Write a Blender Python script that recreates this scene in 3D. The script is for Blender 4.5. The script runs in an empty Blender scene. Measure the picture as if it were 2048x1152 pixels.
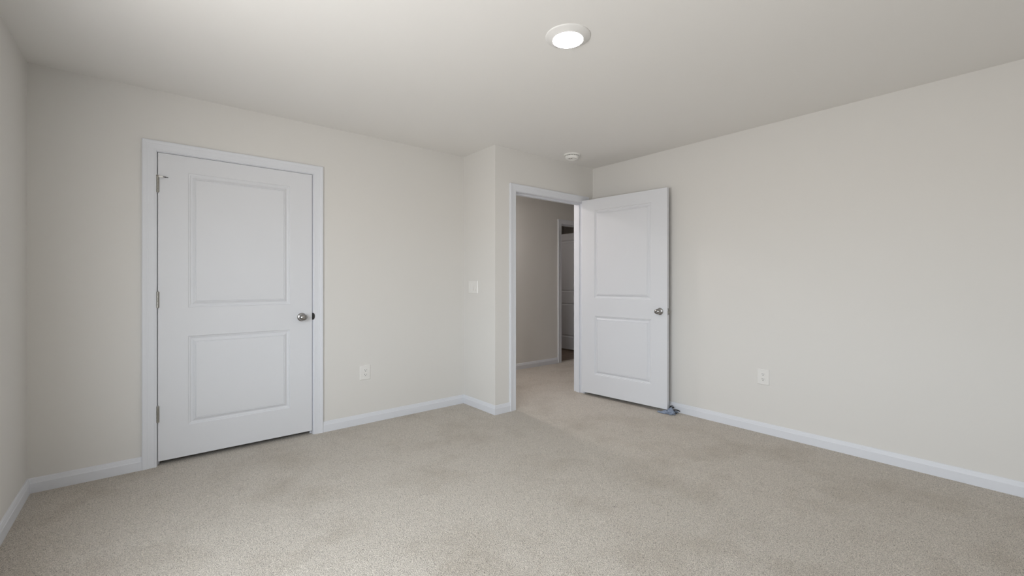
import bpy, bmesh, math, random
from mathutils import Vector, Matrix, noise

# ------------------------------------------------------------------ camera, world, light, exposure
S = bpy.context.scene
COL = S.collection
cam_d = bpy.data.cameras.new('camera')
cam = bpy.data.objects.new('camera', cam_d); COL.objects.link(cam)
cam_d.sensor_width = 36.0
cam_d.lens = 875.754 / 2048 * 36
cam_d.shift_y = (564.64 - 576) / 2048
cam_d.clip_start = 0.02
cam.location = (0, 0, 1.1955)
cam.rotation_euler = (math.pi / 2, 0, -math.radians(39.5576))
S.camera = cam

S.view_settings.view_transform = 'Standard'
S.view_settings.look = 'None'
S.view_settings.gamma = 1.0
S.view_settings.use_curve_mapping = False
S.view_settings.exposure = 0.0

w = bpy.data.worlds.new('overcast_sky'); S.world = w; w.use_nodes = True
bg = w.node_tree.nodes['Background']
bg.inputs['Strength'].default_value = 12.9
# bright overcast sky above the horizon, sunlit ground and paving below it
_nt = w.node_tree
_tc = _nt.nodes.new('ShaderNodeTexCoord'); _sp = _nt.nodes.new('ShaderNodeSeparateXYZ'); _rp = _nt.nodes.new('ShaderNodeValToRGB')
_mr = _nt.nodes.new('ShaderNodeMapRange'); _mr.inputs['From Min'].default_value = -1
_nt.links.new(_tc.outputs['Generated'], _sp.inputs[0]); _nt.links.new(_sp.outputs['Z'], _mr.inputs['Value'])
_nt.links.new(_mr.outputs[0], _rp.inputs['Fac']); _nt.links.new(_rp.outputs[0], bg.inputs['Color'])
_rp.color_ramp.elements[0].position = .47; _rp.color_ramp.elements[0].color = (0.64, 0.635, 0.63, 1)
_rp.color_ramp.elements[1].position = .53; _rp.color_ramp.elements[1].color = (0.80, 0.86, 0.92, 1)

def portal(loc, rot, sx, sy):
    d = bpy.data.lights.new('daylight_portal', 'AREA'); d.shape = 'RECTANGLE'
    d.size = sx; d.size_y = sy; d.cycles.is_portal = True
    o = bpy.data.objects.new('daylight_portal', d); COL.objects.link(o)
    o.location = loc; o.rotation_euler = rot

# room planes (metres)
L, B, N, E, R, H = -0.538, 3.658, 2.402, 3.146, 3.750, 2.44
REAR = -0.95
T = 0.115
TE = 0.137        # the entry wall is a little thicker
HALL = 4.573
W1 = (-0.05, 2.15, 0.60, 1.88)      # window in the left wall: y0 y1 z0 z1
portal((L - 0.13, (W1[0]+W1[1])/2, (W1[2]+W1[3])/2), (0, -math.pi/2, 0), W1[3]-W1[2], W1[1]-W1[0])

# ------------------------------------------------------------------ materials
def mat(name, color, rough=0.6, metal=0.0, spec=0.5):
    m = bpy.data.materials.new(name); m.use_nodes = True
    p = m.node_tree.nodes['Principled BSDF']
    p.inputs['Base Color'].default_value = (*color, 1)
    p.inputs['Roughness'].default_value = rough
    p.inputs['Metallic'].default_value = metal
    p.inputs['Specular IOR Level'].default_value = spec
    return m, m.node_tree, p

def add_bump(nt, p, scale, strength, dist, detail=4, coords=None):
    n = nt.nodes.new('ShaderNodeTexNoise'); n.inputs['Scale'].default_value = scale
    n.inputs['Detail'].default_value = detail
    tc = nt.nodes.new('ShaderNodeTexCoord')
    nt.links.new(tc.outputs['Object'], n.inputs['Vector'])
    b = nt.nodes.new('ShaderNodeBump'); b.inputs['Strength'].default_value = strength
    b.inputs['Distance'].default_value = dist
    nt.links.new(n.outputs['Fac'], b.inputs['Height'])
    nt.links.new(b.outputs['Normal'], p.inputs['Normal'])
    return n, tc

WALLC = (0.752, 0.735, 0.705)
M = {}
def plain(key, color, rough=0.6, metal=0.0, spec=0.5, bump=None):
    m, nt, p = mat(key, color, rough, metal, spec)
    if bump: add_bump(nt, p, *bump)
    M[key] = m
    return m
plain('wall_paint', WALLC, 0.75, 0, 0.3, (260, 0.05, 0.001))
plain('ceiling_paint', (0.850, 0.835, 0.810), 0.9, 0, 0.2, (180, 0.10, 0.001))
plain('trim_paint', (0.755, 0.771, 0.812), 0.42, 0, 0.4, (400, 0.015, 0.0005))
plain('door_paint', (0.745, 0.756, 0.785), 0.45, 0, 0.4, (350, 0.02, 0.0005))
plain('satin_nickel', (0.36, 0.355, 0.35), 0.20, 1.0, 0.5, (900, 0.03, 0.0002))
plain('hinge_steel', (0.36, 0.35, 0.32), 0.38, 1.0, 0.5, (900, 0.03, 0.0002))
plain('dark_metal', (0.05, 0.05, 0.05), 0.4, 0.6, 0.5, (900, 0.03, 0.0002))
plain('white_plastic', (0.86, 0.85, 0.82), 0.35, 0, 0.5, (900, 0.01, 0.0002))
plain('almond_plastic', (0.825, 0.812, 0.785), 0.35, 0, 0.5, (900, 0.01, 0.0002))
plain('fixture_enamel', (0.80, 0.79, 0.77), 0.4, 0, 0.5, (900, 0.01, 0.0002))
plain('slot_black', (0.02, 0.02, 0.02), 0.6, 0, 0.3, (900, 0.01, 0.0002))
plain('black_webbing', (0.012, 0.013, 0.018), 0.8, 0, 0.3, (900, 0.3, 0.0006))
plain('blue_fabric', (0.27, 0.32, 0.415), 0.9, 0, 0.2, (700, 0.4, 0.0008))
plain('aluminium_frame', (0.8, 0.8, 0.8), 0.4, 0, 0.5, (300, 0.01, 0.0003))

# lit diffusers of the bedroom lamp and of unseen fill lamps added beyond the doorway
for key, colr, st in (('lit_diffuser', (1.0, 0.97, 0.93, 1), 45.0), ('hall_fill_diffuser', (1.0, 0.94, 0.93, 1), 250.0), ('far_fill_diffuser', (1.0, 0.90, 0.84, 1), 45.0)):
    m = bpy.data.materials.new(key); m.use_nodes = True
    p = m.node_tree.nodes['Principled BSDF']
    p.inputs['Base Color'].default_value = (0.9, 0.9, 0.9, 1)
    p.inputs['Emission Color'].default_value = colr
    p.inputs['Emission Strength'].default_value = st
    M[key] = m

# thin window glass
m = bpy.data.materials.new('window_glass'); m.use_nodes = True
nt = m.node_tree; nt.nodes.clear()
o_ = nt.nodes.new('ShaderNodeOutputMaterial'); mx = nt.nodes.new('ShaderNodeMixShader')
tr = nt.nodes.new('ShaderNodeBsdfTransparent'); gl = nt.nodes.new('ShaderNodeBsdfGlossy')
gl.inputs['Roughness'].default_value = 0.02; mx.inputs[0].default_value = 0.07
nt.links.new(tr.outputs[0], mx.inputs[1]); nt.links.new(gl.outputs[0], mx.inputs[2])
nt.links.new(mx.outputs[0], o_.inputs[0]); M['window_glass'] = m

# flecked cut-pile carpet
m, nt, p = mat('carpet', (0.4, 0.36, 0.3), 0.95, 0, 0.1)
M['carpet'] = m
nd = nt.nodes; lk = nt.links
tc = nd.new('ShaderNodeTexCoord')
# warp the coordinates so that the tufts lean about
wn = nd.new('ShaderNodeTexNoise'); wn.inputs['Scale'].default_value = 60; wn.inputs['Detail'].default_value = 2
lk.new(tc.outputs['Object'], wn.inputs['Vector'])
ws = nd.new('ShaderNodeVectorMath'); ws.operation = 'SCALE'; ws.inputs['Scale'].default_value = 0.012
lk.new(wn.outputs['Color'], ws.inputs[0])
wa = nd.new('ShaderNodeVectorMath'); wa.operation = 'ADD'
lk.new(tc.outputs['Object'], wa.inputs[0]); lk.new(ws.outputs[0], wa.inputs[1])
vo = nd.new('ShaderNodeTexVoronoi'); vo.inputs['Scale'].default_value = 190
lk.new(wa.outputs[0], vo.inputs['Vector'])
fi = nd.new('ShaderNodeTexNoise'); fi.inputs['Scale'].default_value = 280; fi.inputs['Detail'].default_value = 5
fi.inputs['Roughness'].default_value = 0.65
lk.new(wa.outputs[0], fi.inputs['Vector'])
r1 = nd.new('ShaderNodeValToRGB')
r1.color_ramp.elements[0].position = 0.35; r1.color_ramp.elements[0].color = (0.13, 0.113, 0.092, 1)
r1.color_ramp.elements[1].position = 0.61; r1.color_ramp.elements[1].color = (0.86, 0.79, 0.70, 1)
e = r1.color_ramp.elements.new(0.45); e.color = (0.535, 0.482, 0.415, 1)
lk.new(fi.outputs['Fac'], r1.inputs['Fac'])
# trodden patches
pn = nd.new('ShaderNodeTexNoise'); pn.inputs['Scale'].default_value = 2.3; pn.inputs['Detail'].default_value = 6
pn.inputs['Roughness'].default_value = 0.62
lk.new(tc.outputs['Object'], pn.inputs['Vector'])
r2 = nd.new('ShaderNodeValToRGB')
r2.color_ramp.elements[0].position = 0.30; r2.color_ramp.elements[0].color = (0.84, 0.82, 0.79, 1)
r2.color_ramp.elements[1].position = 0.52; r2.color_ramp.elements[1].color = (1, 1, 1, 1)
lk.new(pn.outputs['Fac'], r2.inputs['Fac'])
mu = nd.new('ShaderNodeMixRGB'); mu.blend_type = 'MULTIPLY'; mu.inputs[0].default_value = 1
lk.new(r1.outputs[0], mu.inputs[1]); lk.new(r2.outputs[0], mu.inputs[2])
lk.new(mu.outputs[0], p.inputs['Base Color'])
hs = nd.new('ShaderNodeMath'); hs.operation = 'SUBTRACT'
lk.new(fi.outputs['Fac'], hs.inputs[0]); lk.new(vo.outputs['Distance'], hs.inputs[1])
bp = nd.new('ShaderNodeBump'); bp.inputs['Strength'].default_value = 1.0; bp.inputs['Distance'].default_value = 0.004
lk.new(hs.outputs[0], bp.inputs['Height']); lk.new(bp.outputs[0], p.inputs['Normal'])
p.inputs['Sheen Weight'].default_value = 0.25
p.inputs['Sheen Roughness'].default_value = 0.6

# wood-look vinyl planks of the room across the hall
m, nt, p = mat('vinyl_planks', (0.2, 0.13, 0.09), 0.45, 0, 0.4)
M['vinyl_planks'] = m
tc = nt.nodes.new('ShaderNodeTexCoord'); mp = nt.nodes.new('ShaderNodeMapping')
mp.inputs['Scale'].default_value = (1.2, 14, 1)
nt.links.new(tc.outputs['Object'], mp.inputs['Vector'])
n = nt.nodes.new('ShaderNodeTexNoise'); n.inputs['Scale'].default_value = 3; n.inputs['Detail'].default_value = 6
nt.links.new(mp.outputs[0], n.inputs['Vector'])
r = nt.nodes.new('ShaderNodeValToRGB')
r.color_ramp.elements[0].position = .3; r.color_ramp.elements[0].color = (0.13, 0.085, 0.06, 1)
r.color_ramp.elements[1].position = .7; r.color_ramp.elements[1].color = (0.33, 0.24, 0.18, 1)
nt.links.new(n.outputs['Fac'], r.inputs['Fac']); nt.links.new(r.outputs[0], p.inputs['Base Color'])

# ------------------------------------------------------------------ mesh helpers
def obj(name, bm, m, parent=None, smooth=False, auto=None):
    bmesh.ops.recalc_face_normals(bm, faces=bm.faces)
    me = bpy.data.meshes.new(name); bm.to_mesh(me); bm.free()
    if smooth:
        for f in me.polygons: f.use_smooth = True
    if auto is not None:
        me.set_sharp_from_angle(angle=math.radians(auto))
    me.materials.append(M[m])
    o = bpy.data.objects.new(name, me); COL.objects.link(o)
    if parent: o.parent = parent
    return o

def tag(o, label, cat=None, kind=None, group=None):
    o['label'] = label
    if cat: o['category'] = cat
    if kind: o['kind'] = kind
    if group: o['group'] = group
    return o

def empty(name, loc, rz=0.0):
    o = bpy.data.objects.new(name, None); COL.objects.link(o)
    o.empty_display_size = 0.05
    o.location = loc; o.rotation_euler = (0, 0, rz)
    return o

def box(bm, x0, x1, y0, y1, z0, z1, bev=0.0):
    vs = [bm.verts.new((x, y, z)) for x in (x0, x1) for y in (y0, y1) for z in (z0, z1)]
    idx = [(0,1,3,2),(4,6,7,5),(0,4,5,1),(2,3,7,6),(0,2,6,4),(1,5,7,3)]
    fs = [bm.faces.new([vs[i] for i in f]) for f in idx]
    if bev:
        es = list({e for f in fs for e in f.edges})
        bmesh.ops.bevel(bm, geom=es, offset=bev, segments=2, affect='EDGES', profile=0.5)

def prism(bm, pts, z0, z1):
    lo = [bm.verts.new((x, y, z0)) for x, y in pts]; hi = [bm.verts.new((x, y, z1)) for x, y in pts]
    n = len(pts)
    bm.faces.new(lo); bm.faces.new(hi)
    for i in range(n): bm.faces.new((lo[i], lo[(i+1)%n], hi[(i+1)%n], hi[i]))

def lathe(bm, prof, mtx=Matrix(), seg=48, sx=1.0, sy=1.0):
    """prof: list of (radius, height) about the local z axis"""
    rings = []
    for r_, z in prof:
        if r_ < 1e-6: rings.append([bm.verts.new(mtx @ Vector((0, 0, z)))])
        else: rings.append([bm.verts.new(mtx @ Vector((r_*sx*math.cos(2*math.pi*i/seg), r_*sy*math.sin(2*math.pi*i/seg), z))) for i in range(seg)])
    for a, b in zip(rings, rings[1:]):
        if len(a) == 1 and len(b) == 1: continue
        for i in range(seg):
            j = (i+1) % seg
            if len(a) == 1: bm.faces.new((a[0], b[i], b[j]))
            elif len(b) == 1: bm.faces.new((a[i], b[0], a[j]))
            else: bm.faces.new((a[i], b[i], b[j], a[j]))

def tube(bm, pts, r_, seg=10, flat=1.0):
    rings = []
    for k, p_ in enumerate(pts):
        a = Vector(pts[max(k-1, 0)]); b = Vector(pts[min(k+1, len(pts)-1)])
        d = (b - a).normalized(); up = Vector((0, 0, 1)) if abs(d.z) < .95 else Vector((1, 0, 0))
        s = d.cross(up).normalized(); t = s.cross(d)
        rings.append([bm.verts.new(Vector(p_) + s*r_*math.cos(2*math.pi*i/seg) + t*r_*flat*math.sin(2*math.pi*i/seg)) for i in range(seg)])
    for a, b in zip(rings, rings[1:]):
        for i in range(seg): bm.faces.new((a[i], b[i], b[(i+1)%seg], a[(i+1)%seg]))
    bm.faces.new(rings[0]); bm.faces.new(rings[-1])

def extrude_profile(bm, prof, p0, p1, out, m0, m1, up=Vector((0, 0, 1))):
    """sweep prof [(offset from wall, height)] from p0 to p1; mitre end k shifts along the run by m*offset"""
    p0, p1, out = Vector(p0), Vector(p1), Vector(out)
    d = (p1 - p0).normalized()
    A = [bm.verts.new(p0 + out*o_ + up*h_ + d*(m0*o_)) for o_, h_ in prof]
    C = [bm.verts.new(p1 + out*o_ + up*h_ + d*(m1*o_)) for o_, h_ in prof]
    n = len(prof)
    for i in range(n): bm.faces.new((A[i], A[(i+1)%n], C[(i+1)%n], C[i]))
    bm.faces.new(A); bm.faces.new(C)

BASE = [(0, 0), (.014, 0), (.014, .055), (.0120, .0575), (.0105, .0640), (.0095, .0700), (.0085, .0715), (.0070, .0790), (.0045, .0822), (.0, .083)]
def baseboard(name, p0, p1, out, m0, m1, label):
    bm = bmesh.new(); extrude_profile(bm, BASE, p0, p1, out, m0, m1)
    return tag(obj(name, bm, 'trim_paint'), label, 'baseboard', 'structure')

# casing profile: (across the width from the opening outward, thickness)
CAS = [(0, 0), (0, .0085), (.003, .0108), (.009, .0116), (.0125, .0107), (.015, .0110), (.034, .0126), (.040, .0146), (.044, .0143), (.048, .0160), (.055, .0176), (.062, .0178), (.066, .0158), (.066, 0)]
def casing(bm, x0, x1, top, y, side, legr=True):
    """around an opening x0..x1, height top, on the wall face y; side -1 = towards -y"""
    def sweep(path, outs):
        # path: the inner line of the casing, outs: outward vector (mitred) at each path point
        rings = []
        for p_, o_ in zip(path, outs):
            rings.append([bm.verts.new((p_[0] + o_[0]*w_, y + side*t_, p_[1] + o_[1]*w_)) for w_, t_ in CAS])
        n = len(CAS)
        for a, b in zip(rings, rings[1:]):
            for i in range(n): bm.faces.new((a[i], a[(i+1)%n], b[(i+1)%n], b[i]))
        bm.faces.new(rings[0]); bm.faces.new(rings[-1])
    sweep([(x0, 0), (x0, top), (x1, top), (x1, 0)], [(-1.1, 0), (-1.1, 1), (1.1, 1), (1.1, 0)])

def jamb(name, parent, x0, x1, top, y0, y1, stop_y0, stop_y1, reveal=.004):
    """lining of the opening x0..x1 (casing inner line) and its stop; the lining's face is at x0+reveal"""
    bm = bmesh.new(); a, b, t = x0+reveal, x1-reveal, top-reveal
    box(bm, a-.019, a, y0, y1, 0, t+.019); box(bm, b, b+.019, y0, y1, 0, t+.019); box(bm, a, b, y0, y1, t, t+.019)
    j = obj(name, bm, 'trim_paint', parent)
    bm = bmesh.new()
    box(bm, a, a+.011, stop_y0, stop_y1, 0, t); box(bm, b-.011, b, stop_y0, stop_y1, 0, t); box(bm, a+.011, b-.011, stop_y0, stop_y1, t-.011, t)
    s = obj('door_stop_moulding', bm, 'trim_paint', parent)
    return j

RING = [(0, 0), (.0025, -.0030), (.0050, -.0042), (.0100, -.0046), (.0150, -.0075), (.0190, -.0082), (.0230, -.0078), (.0330, -.0030), (.0385, -.0012), (.0400, -.0030), (.0425, -.0030), (.0440, -.0008)]
def door_leaf(name, W, Z0, Z1, TH, panels, stile=.158, mirror=False):
    """leaf in local coords: x 0..W from the hinge edge, y 0 (room face)..TH, z"""
    bm = bmesh.new()
    xs = [0, stile, W-stile, W]
    zs = [Z0, panels[0][0], panels[0][1], panels[1][0], panels[1][1], Z1]
    for y, s in ((0, 1), (TH, -1)):
        for i in range(3):
            for j in range(5):
                if i == 1 and j in (1, 3):
                    x0, x1, z0, z1 = xs[1], xs[2], zs[j], zs[j+1]
                    prev = None
                    for ins, dep in RING:
                        yy = y - s*dep
                        q = [bm.verts.new(v) for v in ((x0+ins, yy, z0+ins), (x1-ins, yy, z0+ins), (x1-ins, yy, z1-ins), (x0+ins, yy, z1-ins))]
                        if prev:
                            for k in range(4): bm.faces.new((prev[k], prev[(k+1)%4], q[(k+1)%4], q[k]))
                        prev = q
                    bm.faces.new(prev)
                else:
                    bm.faces.new([bm.verts.new(v) for v in ((xs[i], y, zs[j]), (xs[i+1], y, zs[j]), (xs[i+1], y, zs[j+1]), (xs[i], y, zs[j+1]))])
    for a, b in (((0, Z0), (W, Z0)), ((W, Z0), (W, Z1)), ((W, Z1), (0, Z1)), ((0, Z1), (0, Z0))):
        bm.faces.new([bm.verts.new(v) for v in ((a[0], 0, a[1]), (b[0], 0, b[1]), (b[0], TH, b[1]), (a[0], TH, a[1]))])
    bmesh.ops.remove_doubles(bm, verts=bm.verts, dist=1e-5)
    return obj(name, bm, 'door_paint')

def knob(parent, x, z, y, s, keyed=False):
    """egg knob and round rose on the leaf face at y, pointing along s*y"""
    mt = Matrix.Translation((x, y, z)) @ Matrix.Rotation(-s*math.pi/2, 4, 'X')
    bm = bmesh.new()
    lathe(bm, [(0, .014), (.0115, .012), (.0105, .024), (.0110, .027), (.0165, .0305), (.0220, .036), (.0252, .043), (.0258, .049), (.0240, .056), (.0195, .0615), (.0120, .0655), (.0090, .0665), (.0080, .0655), (0, .0658)], mt, 48, 1.18, 0.98)
    k = obj('door_knob', bm, 'satin_nickel', parent, True, 40)
    bm = bmesh.new()
    lathe(bm, [(0, 0), (.0325, 0), (.0328, .003), (.0310, .0062), (.0270, .0085), (.0230, .0095), (.0180, .0130), (.0120, .0145), (0, .0145)], mt)
    obj('rosette', bm, 'satin_nickel', k, True, 40)
    if keyed:
        bm = bmesh.new()
        lathe(bm, [(0, .0), (.0022, .0), (.0022, .0105), (0, .0108)], mt @ Matrix.Translation((0.0235*keyed, 0, 0)), 16)
        obj('release_hole', bm, 'slot_black', k)
    return k

def hinge(parent, x, y, zc, r_=.0068, hgt=.098, plates=True, dirn=1):
    bm = bmesh.new()
    for i in range(5):
        a = zc - hgt/2 + i*hgt/5
        lathe(bm, [(0, a+.0003), (r_-.0006, a+.0003), (r_, a+.0010), (r_, a+hgt/5-.0010), (r_-.0006, a+hgt/5-.0003), (0, a+hgt/5-.0003)], Matrix.Translation((x, y, 0)), 20)
    lathe(bm, [(0, zc-hgt/2-.004), (.0035, zc-hgt/2-.003), (.0045, zc-hgt/2+.001), (0, zc-hgt/2+.001)], Matrix.Translation((x, y, 0)), 20)
    lathe(bm, [(0, zc+hgt/2+.004), (.0035, zc+hgt/2+.003), (.0045, zc+hgt/2-.001), (0, zc+hgt/2-.001)], Matrix.Translation((x, y, 0)), 20)
    h = obj('hinge', bm, 'hinge_steel', parent, True, 40)
    return h

# ------------------------------------------------------------------ setting: floors, ceiling
X0, X1, Y0, Y1 = L-.15, 7.0, REAR-.15, 6.7
bm = bmesh.new(); box(bm, X0, X1, Y0, HALL+.085, -.10, 0)
tag(obj('floor', bm, 'carpet'), 'beige-grey flecked cut-pile carpet covering the bedroom and hall floor', 'carpet floor', 'structure')
bm = bmesh.new(); box(bm, X0, X1, HALL+.085, Y1, -.10, 0)
tag(obj('floor_vinyl', bm, 'vinyl_planks'), 'brown wood-look vinyl floor seen through the far doorway across the hall', 'vinyl floor', 'structure')
bm = bmesh.new(); box(bm, X0, X1, Y0, Y1, H, H+.10)
tag(obj('ceiling', bm, 'ceiling_paint'), 'plain warm off-white painted ceiling with one round light', 'ceiling', 'structure')

# door openings: inner casing lines
C1 = (0.031, 0.989, 2.047)            # closet door opening x0 x1 top
C2 = (2.640, 3.601, 2.051)            # entry opening
C3 = (4.728, 5.691, 2.066)            # opening across the hall

def wall_with_hole(name, label, pieces, mname='wall_paint'):
    bm = bmesh.new()
    for q in pieces:
        if isinstance(q[0], tuple): prism(bm, q, 0, H)
        else: box(bm, *q)
    return tag(obj(name, bm, mname), label, 'wall', 'structure')

g = .015   # the lining sits in a slightly larger rough opening
wall_with_hole('wall_left', 'left bedroom wall, a narrow strip at the left edge', [
    (L-.12, L, REAR, W1[0], 0, H), (L-.12, L, W1[1], Y1, 0, H), (L-.12, L, W1[0], W1[1], 0, W1[2]), (L-.12, L, W1[0], W1[1], W1[3], H)])
wall_with_hole('wall_rear', 'plain bedroom wall behind the camera', [
    (L-.12, R+T, REAR-.12, REAR, 0, H)])
wall_with_hole('wall_right', 'long beige wall on the right behind the open door', [(R, R+T, REAR, E, 0, H)])
wall_with_hole('wall_back', 'beige wall holding the closed white door', [
    (L, C1[0]-g, B, B+T, 0, H), (C1[1]+g, N, B, B+T, 0, H), (C1[0]-g, C1[1]+g, B, B+T, C1[2]+g, H)])
wall_with_hole('wall_return', 'short beige wall return carrying the light switch', [
    ((N, E), (N+T, E+TE), (N+T, HALL), (N, HALL))])
wall_with_hole('wall_entry', 'beige wall around the open hall doorway', [
    ((N, E), (C2[0]-g, E), (C2[0]-g, E+TE), (N+T, E+TE)), (C2[1]+g, X1, E, E+TE, 0, H), (C2[0]-g, C2[1]+g, E, E+TE, C2[2]+g, H)])
wall_with_hole('wall_hall', 'shaded hall wall seen through the open doorway', [
    (L, C3[0]-g, HALL, HALL+T, 0, H), (C3[1]+g, X1, HALL, HALL+T, 0, H), (C3[0]-g, C3[1]+g, HALL, HALL+T, C3[2]+g, H)])
wall_with_hole('wall_far', 'dim wall of the room across the hall', [(4.1, X1, Y1-.12, Y1, 0, H)])
wall_with_hole('wall_far_left', 'dim side wall of the room across the hall', [(3.98, 4.1, HALL+T, Y1, 0, H)])
wall_with_hole('wall_far_right', 'dim end wall of the hall and the room beyond', [(X1-.12, X1, E+TE, HALL, 0, H), (X1-.12, X1, HALL+T, Y1-.12, 0, H)])

# baseboards (mitre +1 = inside corner at the start, -1 at the end)
baseboard('baseboard_back_1', (L, B, 0), (C1[0]-.0726, B, 0), (0, -1, 0), 1, 0, 'white baseboard left of the closed door')
baseboard('baseboard_back_2', (C1[1]+.0726, B, 0), (N, B, 0), (0, -1, 0), 0, -1, 'white baseboard between the closed door and the wall return')
baseboard('baseboard_return', (N, B, 0), (N, E, 0), (-1, 0, 0), 1, 1, 'white baseboard along the short wall return')
baseboard('baseboard_entry', (N, E, 0), (C2[0]-.0726, E, 0), (0, -1, 0), -1, 0, 'short white baseboard left of the open doorway')
baseboard('baseboard_right', (R, E, 0), (R, REAR, 0), (-1, 0, 0), 1, -1, 'long white baseboard along the right wall')
baseboard('baseboard_left', (L, REAR, 0), (L, B, 0), (1, 0, 0), 1, -1, 'white baseboard running along the left wall')
baseboard('baseboard_rear', (L, REAR, 0), (R, REAR, 0), (0, 1, 0), 1, -1, 'white baseboard behind the camera')
baseboard('baseboard_hall', (N+T, HALL, 0), (C3[0]-.0726, HALL, 0), (0, -1, 0), 1, 0, 'shaded white baseboard along the hall wall')

# casings
def trim(name, op, y, th, label, stops):
    bm = bmesh.new(); casing(bm, op[0], op[1], op[2], y, -1)
    o = tag(obj(name, bm, 'trim_paint'), label, 'door casing', 'structure')
    jamb('door_jamb', o, op[0], op[1], op[2], y, y+th, *stops)
    return o
t1 = trim('trim_1', C1, B, T, 'white moulded casing around the closed door', (B+.0375, B+.072))
t2 = trim('trim_2', C2, E, TE, 'white moulded casing around the open bedroom doorway', (E+.052, E+.092))
t3 = trim('trim_3', C3, HALL, T, 'shaded white casing of the doorway across the hall', (HALL+.040, HALL+.075))

# ------------------------------------------------------------------ doors
PAN = ((.236, .834), (1.027, 1.929))
RING = [(i_, d_*1.4) for i_, d_ in RING]
TH = .035
# closed door
d1 = door_leaf('door_1', .9425, .030, 2.0402, TH, PAN)
d1.location = (.0387, B+.001, 0)
tag(d1, 'closed white two-panel door with hinges on its left edge', 'door', 'structure')
knob(d1, .867, .926, 0, -1)
for k, zc in enumerate((1.833, 1.082, .338)):
    h = hinge(d1, -.002, -.0065, zc, .0078, .104)
    bm = bmesh.new(); box(bm, -.0105, -.0022, -.0045, -.0012, zc-.05, zc+.05); box(bm, -.0018, .0065, -.0045, -.0012, zc-.05, zc+.05)
    obj('hinge_leaf', bm, 'hinge_steel', h)
    if k == 0:
        # hinge-pin door stop: collar, white bumper and adjusting rod
        bm = bmesh.new()
        lathe(bm, [(0, zc+.053), (.009, zc+.053), (.009, zc+.058), (0, zc+.058)], Matrix.Translation((-.002, -.0065, 0)), 20)
        tube(bm, [(-.002, -.0065, zc+.0555), (.006, -.013, zc+.0505)], .004)
        st = obj('hinge_pin_stop', bm, 'hinge_steel', h, True, 40)
        bm = bmesh.new(); tube(bm, [(.003, -.013, zc+.0500), (.0095, -.0135, zc+.0500), (.010, -.0135, zc+.0498), (.026, -.015, zc+.0490)], .0062, 16)
        bu = tag(obj('bumper', bm, 'white_plastic', h, True, 40), 'white rubber bumper')
        bm = bmesh.new(); tube(bm, [(.024, -.015, zc+.0490), (.036, -.0155, zc+.0485), (.052, -.0160, zc+.0475)], .0022, 12)
        tube(bm, [(.034, -.0155, zc+.0486), (.039, -.0157, zc+.0483)], .0035, 12)
        obj('threaded_rod', bm, 'dark_metal', h, True, 40)
# strike plate lip wrapping the casing beside the latch
bm = bmesh.new()
cx, cz = C1[1], .929
pts = []
for i in range(13):
    a = -math.pi/2 + math.pi*i/12
    pts.append((cx-.0035+.014*math.cos(a), cz+.027*math.sin(a)))
lo = [bm.verts.new((x, B-.0118, z)) for x, z in pts]; hi = [bm.verts.new((x, B-.0075, z)) for x, z in pts]
bm.faces.new(lo); bm.faces.new(hi)
for i in range(13): bm.faces.new((lo[i], lo[(i+1) % 13], hi[(i+1) % 13], hi[i]))
box(bm, cx-.0045, cx-.0012, B-.0110, B+.030, cz-.027, cz+.027)
obj('strike_plate', bm, 'dark_metal', t1)

# open door, swung a little past square towards the right wall
A = math.radians(5.2)
d2 = door_leaf('door_2', .955, .030, 2.0655, TH, ((.234, .846), (1.031, 1.948)))
pin = (C2[1]-.006, E-.007)
# closed: leaf runs to -x from the pin, room face on the wall plane; turned by 90 deg + A
d2.location = (pin[0], pin[1], 0)
d2.rotation_euler = (0, 0, -math.pi/2 + A)
# local x runs from the hinge to the latch edge, local y: the hall face must look towards -x
tag(d2, 'white two-panel door standing open against the right wall', 'door', 'structure')
for v in d2.data.vertices: v.co.y -= TH
knob(d2, .884, .926, -TH, -1, keyed=1)
knob(d2, .884, .926, 0, 1)
bm = bmesh.new(); box(bm, .9542, .9565, -.0300, -.0050, .896, .956, .0008)
lp = obj('latch_plate', bm, 'satin_nickel', d2)
bm = bmesh.new(); prism(bm, [(.955, -.0235), (.955, -.0110), (.968, -.0125), (.961, -.0235)], .917, .935)
obj('latch_bolt', bm, 'hinge_steel', lp)
for zc in (1.838, 1.092, .362):
    h = hinge(d2, .0, .0, zc, .0065, .098)
    bm = bmesh.new(); box(bm, -.0012, .0006, -.032, -.004, zc-.048, zc+.048)
    obj('hinge_leaf', bm, 'hinge_steel', h)
for zc in (1.838, 1.092, .362):
    bm = bmesh.new(); box(bm, C2[1]-.0062, C2[1]-.0038, E+.002, E+.018, zc-.048, zc+.048)
    obj('hinge_leaf', bm, 'hinge_steel', t2)
bm = bmesh.new(); box(bm, C2[0]+.0035, C2[0]+.0055, E+.002, E+.034, .90, .957)
obj('strike_plate', bm, 'satin_nickel', t2)

# door of the room across the hall, standing open inside it
d3 = door_leaf('door_3', .944, .026, 2.0475, TH, PAN)
d3.location = (C3[1]-.006, HALL+T+.010, 0)
d3.rotation_euler = (0, 0, math.pi/2 + math.radians(1.0))
tag(d3, 'shaded panelled door standing open in the room across the hall', 'door', 'structure')

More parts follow.
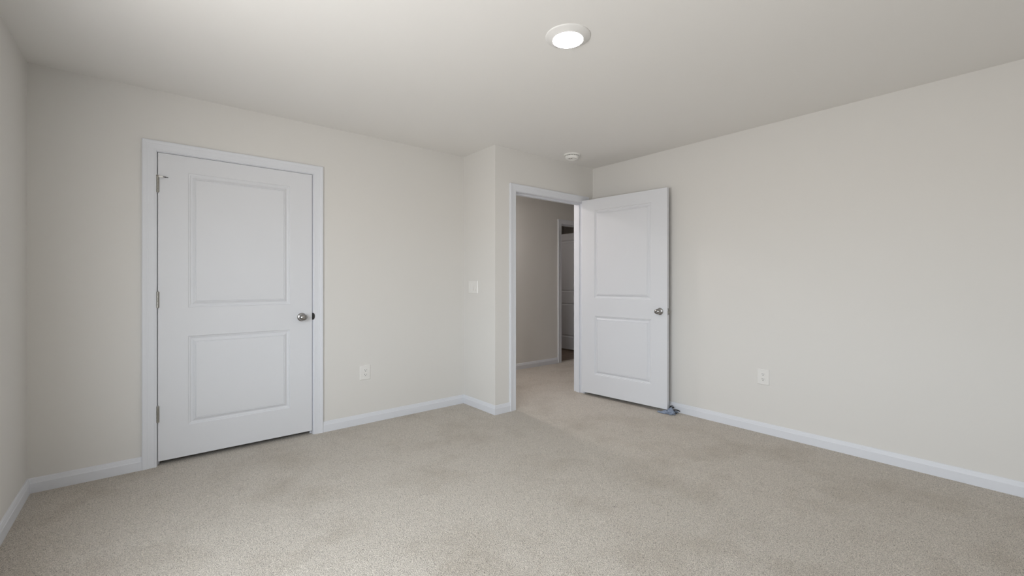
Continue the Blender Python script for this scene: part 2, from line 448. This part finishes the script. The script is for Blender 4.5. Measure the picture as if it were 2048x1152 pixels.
# ------------------------------------------------------------------ windows (out of view, they light the room)
def window(name, axis, a0, a1, z0, z1, face, sgn, label):
    """axis 'y' = in a wall of constant x"""
    def bx(bm, a, b, d0, d1, c, d):
        lo, hi = sorted((face + sgn*d0, face + sgn*d1))
        if axis == 'y': box(bm, lo, hi, a, b, c, d)
        else: box(bm, a, b, lo, hi, c, d)
    bm = bmesh.new(); f = .045
    bx(bm, a0, a0+f, .02, .10, z0, z1); bx(bm, a1-f, a1, .02, .10, z0, z1)
    bx(bm, a0+f, a1-f, .02, .10, z0, z0+f); bx(bm, a0+f, a1-f, .02, .10, z1-f, z1)
    o = tag(obj(name, bm, 'aluminium_frame'), label, 'window', 'structure')
    bm = bmesh.new(); zm = (z0+z1)/2
    bx(bm, a0+f, a1-f, .035, .075, zm-.02, zm+.02)
    obj('meeting_rail', bm, 'aluminium_frame', o)
    for c, d in ((z0+f, zm-.02), (zm+.02, z1-f)):
        bm = bmesh.new(); bx(bm, a0+f, a1-f, .054, .058, c, d)
        obj('pane', bm, 'window_glass', o)
    bm = bmesh.new(); bx(bm, a0-.03, a1+.03, -.03, .02, z0-.02, z0)
    obj('window_sill', bm, 'trim_paint', o)
window('window_1', 'y', W1[0], W1[1], W1[2], W1[3], L, -1, 'white double-hung window in the left wall beside the camera')

# ------------------------------------------------------------------ ceiling light
lx, ly = 1.630, 1.529
t = empty('ceiling_light', (lx, ly, H))
tag(t, 'round white flush ceiling light with a lit disc', 'ceiling light')
bm = bmesh.new()
lathe(bm, [(.060, 0), (.1130, 0), (.1130, -.0030), (.1110, -.0050), (.1040, -.0075), (.0900, -.0135), (.0800, -.0190), (.0775, -.0200), (.0762, -.0192), (.0755, -.0175), (.060, -.0170)])
obj('trim_ring', bm, 'fixture_enamel', t, True, 50)
bm = bmesh.new()
lathe(bm, [(.0750, -.0170), (.0745, -.0195), (.0600, -.0215), (.0300, -.0228), (0, -.0232)])
obj('diffuser', bm, 'lit_diffuser', t, True, 50)

for hx, hy, mk, lb in ((2.78, 4.25, 'hall_fill_diffuser', 'added ceiling fill light in the hall, unseen past the doorway, brightens the hall wall'),
                       (4.75, 5.70, 'far_fill_diffuser', 'added ceiling fill light in the far room across the hall, unseen, brightens its door')):
    t = empty('ceiling_light', (hx, hy, H))  # unseen fill lamps, added to brighten the hall wall and the far door
    tag(t, lb, 'ceiling light')
    bm = bmesh.new()
    lathe(bm, [(.060, 0), (.1130, 0), (.1130, -.0030), (.1040, -.0075), (.0800, -.0190), (.0762, -.0192), (.0755, -.0175), (.060, -.0170)])
    obj('trim_ring', bm, 'fixture_enamel', t, True, 50)
    bm = bmesh.new()
    lathe(bm, [(.0762, -.0170), (.0758, -.0188), (.0600, -.0205), (0, -.0218)])
    obj('diffuser', bm, mk, t, True, 50)

# ------------------------------------------------------------------ smoke detector
sx, sy = 3.168, 2.919
t = empty('smoke_detector', (sx, sy, H))
tag(t, 'small round white smoke detector on the ceiling above the open doorway', 'smoke detector')
bm = bmesh.new()
lathe(bm, [(0, 0), (.079, 0), (.0805, -.004), (.079, -.010), (.074, -.014), (.066, -.015), (0, -.015)])
obj('mounting_base', bm, 'white_plastic', t, True, 45)
bm = bmesh.new()
for i in range(16):
    a = 2*math.pi*i/16
    mt = Matrix.Rotation(a, 4, 'Z')
    c = [mt @ Vector(v) for v in ((.052, -.005, -.013), (.064, -.005, -.013), (.064, .005, -.013), (.052, .005, -.013), (.052, -.005, -.021), (.063, -.005, -.021), (.063, .005, -.021), (.052, .005, -.021))]
    vs = [bm.verts.new(v) for v in c]
    for f in ((0,1,2,3),(4,5,6,7),(0,1,5,4),(1,2,6,5),(2,3,7,6),(3,0,4,7)): bm.faces.new([vs[q] for q in f])
lathe(bm, [(0, -.014), (.055, -.014), (.055, -.021), (0, -.021)])
obj('vent_slots', bm, 'slot_black', t)
bm = bmesh.new()
lathe(bm, [(0, -.019), (.067, -.019), (.068, -.023), (.064, -.034), (.059, -.041), (.054, -.0445), (.049, -.0455), (.046, -.0440), (.042, -.0405), (.034, -.0395), (0, -.0395)])
obj('sensor_cover', bm, 'white_plastic', t, True, 45)
bm = bmesh.new()
lathe(bm, [(.010, -.039), (.012, -.0425), (.010, -.0440), (0, -.0440)], Matrix.Translation((.010, -.018, 0)), 24)
obj('test_button', bm, 'white_plastic', t, True, 45)
bm = bmesh.new()
for k in range(5):
    box(bm, -.030, -.012, .004+k*.005, .006+k*.005, -.0400, -.0385)
lathe(bm, [(0, -.0400), (.006, -.0400), (.006, -.0385), (0, -.0385)], Matrix.Translation((-.014, -.012, 0)), 16)
obj('speaker_grille', bm, 'slot_black', t)

# ------------------------------------------------------------------ outlets and switch (local: x across, y out of the wall is -y, z up)
def wall_plate(bm, w_, h_, th=.0060):
    a = [(w_/2, h_/2, 0), (w_/2, h_/2, .0020), (w_/2-.0040, h_/2-.0040, th), ]
    prev = None
    for x, z, d in a:
        q = [bm.verts.new(v) for v in ((-x, -d, -z), (x, -d, -z), (x, -d, z), (-x, -d, z))]
        if prev:
            for k in range(4): bm.faces.new((prev[k], prev[(k+1) % 4], q[(k+1) % 4], q[k]))
        else: bm.faces.new(q)
        prev = q
    bm.faces.new(prev)

def outlet(loc, rz, label):
    t = empty('wall_outlet', loc, rz)
    tag(t, label, 'outlet', group='duplex wall outlets')
    bm = bmesh.new(); wall_plate(bm, .090, .122); obj('cover_plate', bm, 'almond_plastic', t)
    for s in (-1, 1):
        bm = bmesh.new(); pts = []
        for i in range(28):
            a = 2*math.pi*i/28
            pts.append((.0172*math.cos(a), max(-.0135, min(.0135, .0172*math.sin(a)))))
        zc = s*.0195
        r0 = [bm.verts.new((x, -.0040, zc+z)) for x, z in pts]; r1 = [bm.verts.new((x, -.0076, zc+z)) for x, z in pts]
        r2_ = [bm.verts.new((x*.95, -.0082, zc+z*.95)) for x, z in pts]
        for a_, b_ in ((r0, r1), (r1, r2_)):
            for i in range(28): bm.faces.new((a_[i], a_[(i+1) % 28], b_[(i+1) % 28], b_[i]))
        bm.faces.new(r0); bm.faces.new(r2_)
        rc = obj('receptacle', bm, 'almond_plastic', t)
        bm = bmesh.new()
        box(bm, -.0080, -.0056, -.0085, -.0078, zc+.0005, zc+.0090); box(bm, .0056, .0080, -.0085, -.0078, zc+.0005, zc+.0080)
        lathe(bm, [(0, 0), (.0030, 0), (.0030, .0007), (0, .0007)], Matrix.Translation((0, -.0078, zc-.0062)) @ Matrix.Rotation(math.pi/2, 4, 'X'), 14)
        obj('pin_slots', bm, 'slot_black', rc)
    bm = bmesh.new()
    lathe(bm, [(0, 0), (.0032, 0), (.0028, .0012), (0, .0015)], Matrix.Translation((0, -.0058, 0)) @ Matrix.Rotation(math.pi/2, 4, 'X'), 16)
    obj('screw', bm, 'white_plastic', t)
outlet((1.405, B, .431), 0, 'white duplex outlet low on the wall right of the closed door')
outlet((R, 1.408, .445), -math.pi/2, 'white duplex outlet low on the long right wall')

t = empty('light_switch', (N, 3.492, 1.152), -math.pi/2)
tag(t, 'white wall plate with rocker switches on the short wall return', 'light switch')
bm = bmesh.new(); wall_plate(bm, .153, .122); obj('cover_plate', bm, 'almond_plastic', t)
for s in (-1, 0, 1):
    bm = bmesh.new(); x = s*.0440
    # rocker tilted so that its foot stands proud
    vs = [bm.verts.new(v) for v in ((x-.0165, -.004, -.0335), (x+.0165, -.004, -.0335), (x+.0165, -.004, .0335), (x-.0165, -.004, .0335),
                                    (x-.0165, -.0140, -.0335), (x+.0165, -.0140, -.0335), (x+.0165, -.0064, .0335), (x-.0165, -.0064, .0335))]
    for f in ((0,1,2,3),(4,5,6,7),(0,1,5,4),(1,2,6,5),(2,3,7,6),(3,0,4,7)): bm.faces.new([vs[q] for q in f])
    obj('rocker', bm, 'almond_plastic', t)

# ------------------------------------------------------------------ crumpled blue cloth under the open door's corner
random.seed(4)
t = empty('crumpled_cloth', (3.66, 2.19, 0))
tag(t, 'crumpled blue-grey cloth with black ties wedged under the open door corner', 'cloth')
bm = bmesh.new()
def lump(cx, cy, rx, ry, rz, rot, seed, floor=0.001, top=None):
    lumpb = bmesh.new(); bmesh.ops.create_icosphere(lumpb, subdivisions=4, radius=1)
    for v in lumpb.verts:
        n_ = v.co.normalized()
        q = n_*1.6 + Vector((seed, seed*2.3, 0))
        f = .96 + .38*noise.noise(q) + .40*abs(noise.noise(q*1.5)) - .16*abs(noise.noise(q*3.2))
        x, y, z = n_.x*rx*f, n_.y*ry*f, n_.z*rz*f
        c, s = math.cos(rot), math.sin(rot)
        zz = max(floor, rz*.75 + z)
        if top is not None: zz = min(zz, top)
        v.co = (cx + x*c - y*s, cy + x*s + y*c, zz)
    me = bpy.data.meshes.new('tmp'); lumpb.to_mesh(me); lumpb.free(); bm.from_mesh(me); bpy.data.meshes.remove(me)
lump(-.030, -.010, .044, .030, .015, math.radians(125), 1.3, top=.026)
lump(-.022, -.052, .036, .030, .022, math.radians(40), 5.1)
lump(.000, -.030, .022, .026, .028, math.radians(80), 7.7)
lump(.034, -.052, .028, .020, .011, math.radians(-15), 9.4)
lump(-.048, .035, .020, .036, .008, math.radians(10), 3.7, top=.022)
obj('fabric', bm, 'blue_fabric', t, True)
def tie(pts, r_=.0028):
    bm = bmesh.new(); P = [Vector(p_) for p_ in pts]; out = []
    for i in range(len(P)-1):
        p0, p1, p2, p3 = P[max(i-1, 0)], P[i], P[i+1], P[min(i+2, len(P)-1)]
        for k in range(6):
            u = k/6
            out.append(.5*((2*p1) + (-p0+p2)*u + (2*p0-5*p1+4*p2-p3)*u*u + (-p0+3*p1-3*p2+p3)*u**3))
    out.append(P[-1]); tube(bm, out, r_, 8, 1.0)
    tag(obj('tie', bm, 'black_webbing', t, True), 'black tie')
tie([(.004, -.045, .030), (.022, -.060, .034), (.044, -.072, .030), (.066, -.085, .018)], .0042)
tie([(.000, -.022, .040), (.012, -.016, .050), (.034, -.018, .056), (.050, -.022, .056)], .0045)
tie([(.002, -.034, .036), (.018, -.034, .046), (.038, -.036, .048), (.048, -.034, .046)], .0052)
tie([(.002, -.048, .034), (.012, -.066, .022), (.016, -.082, .006)], .0045)
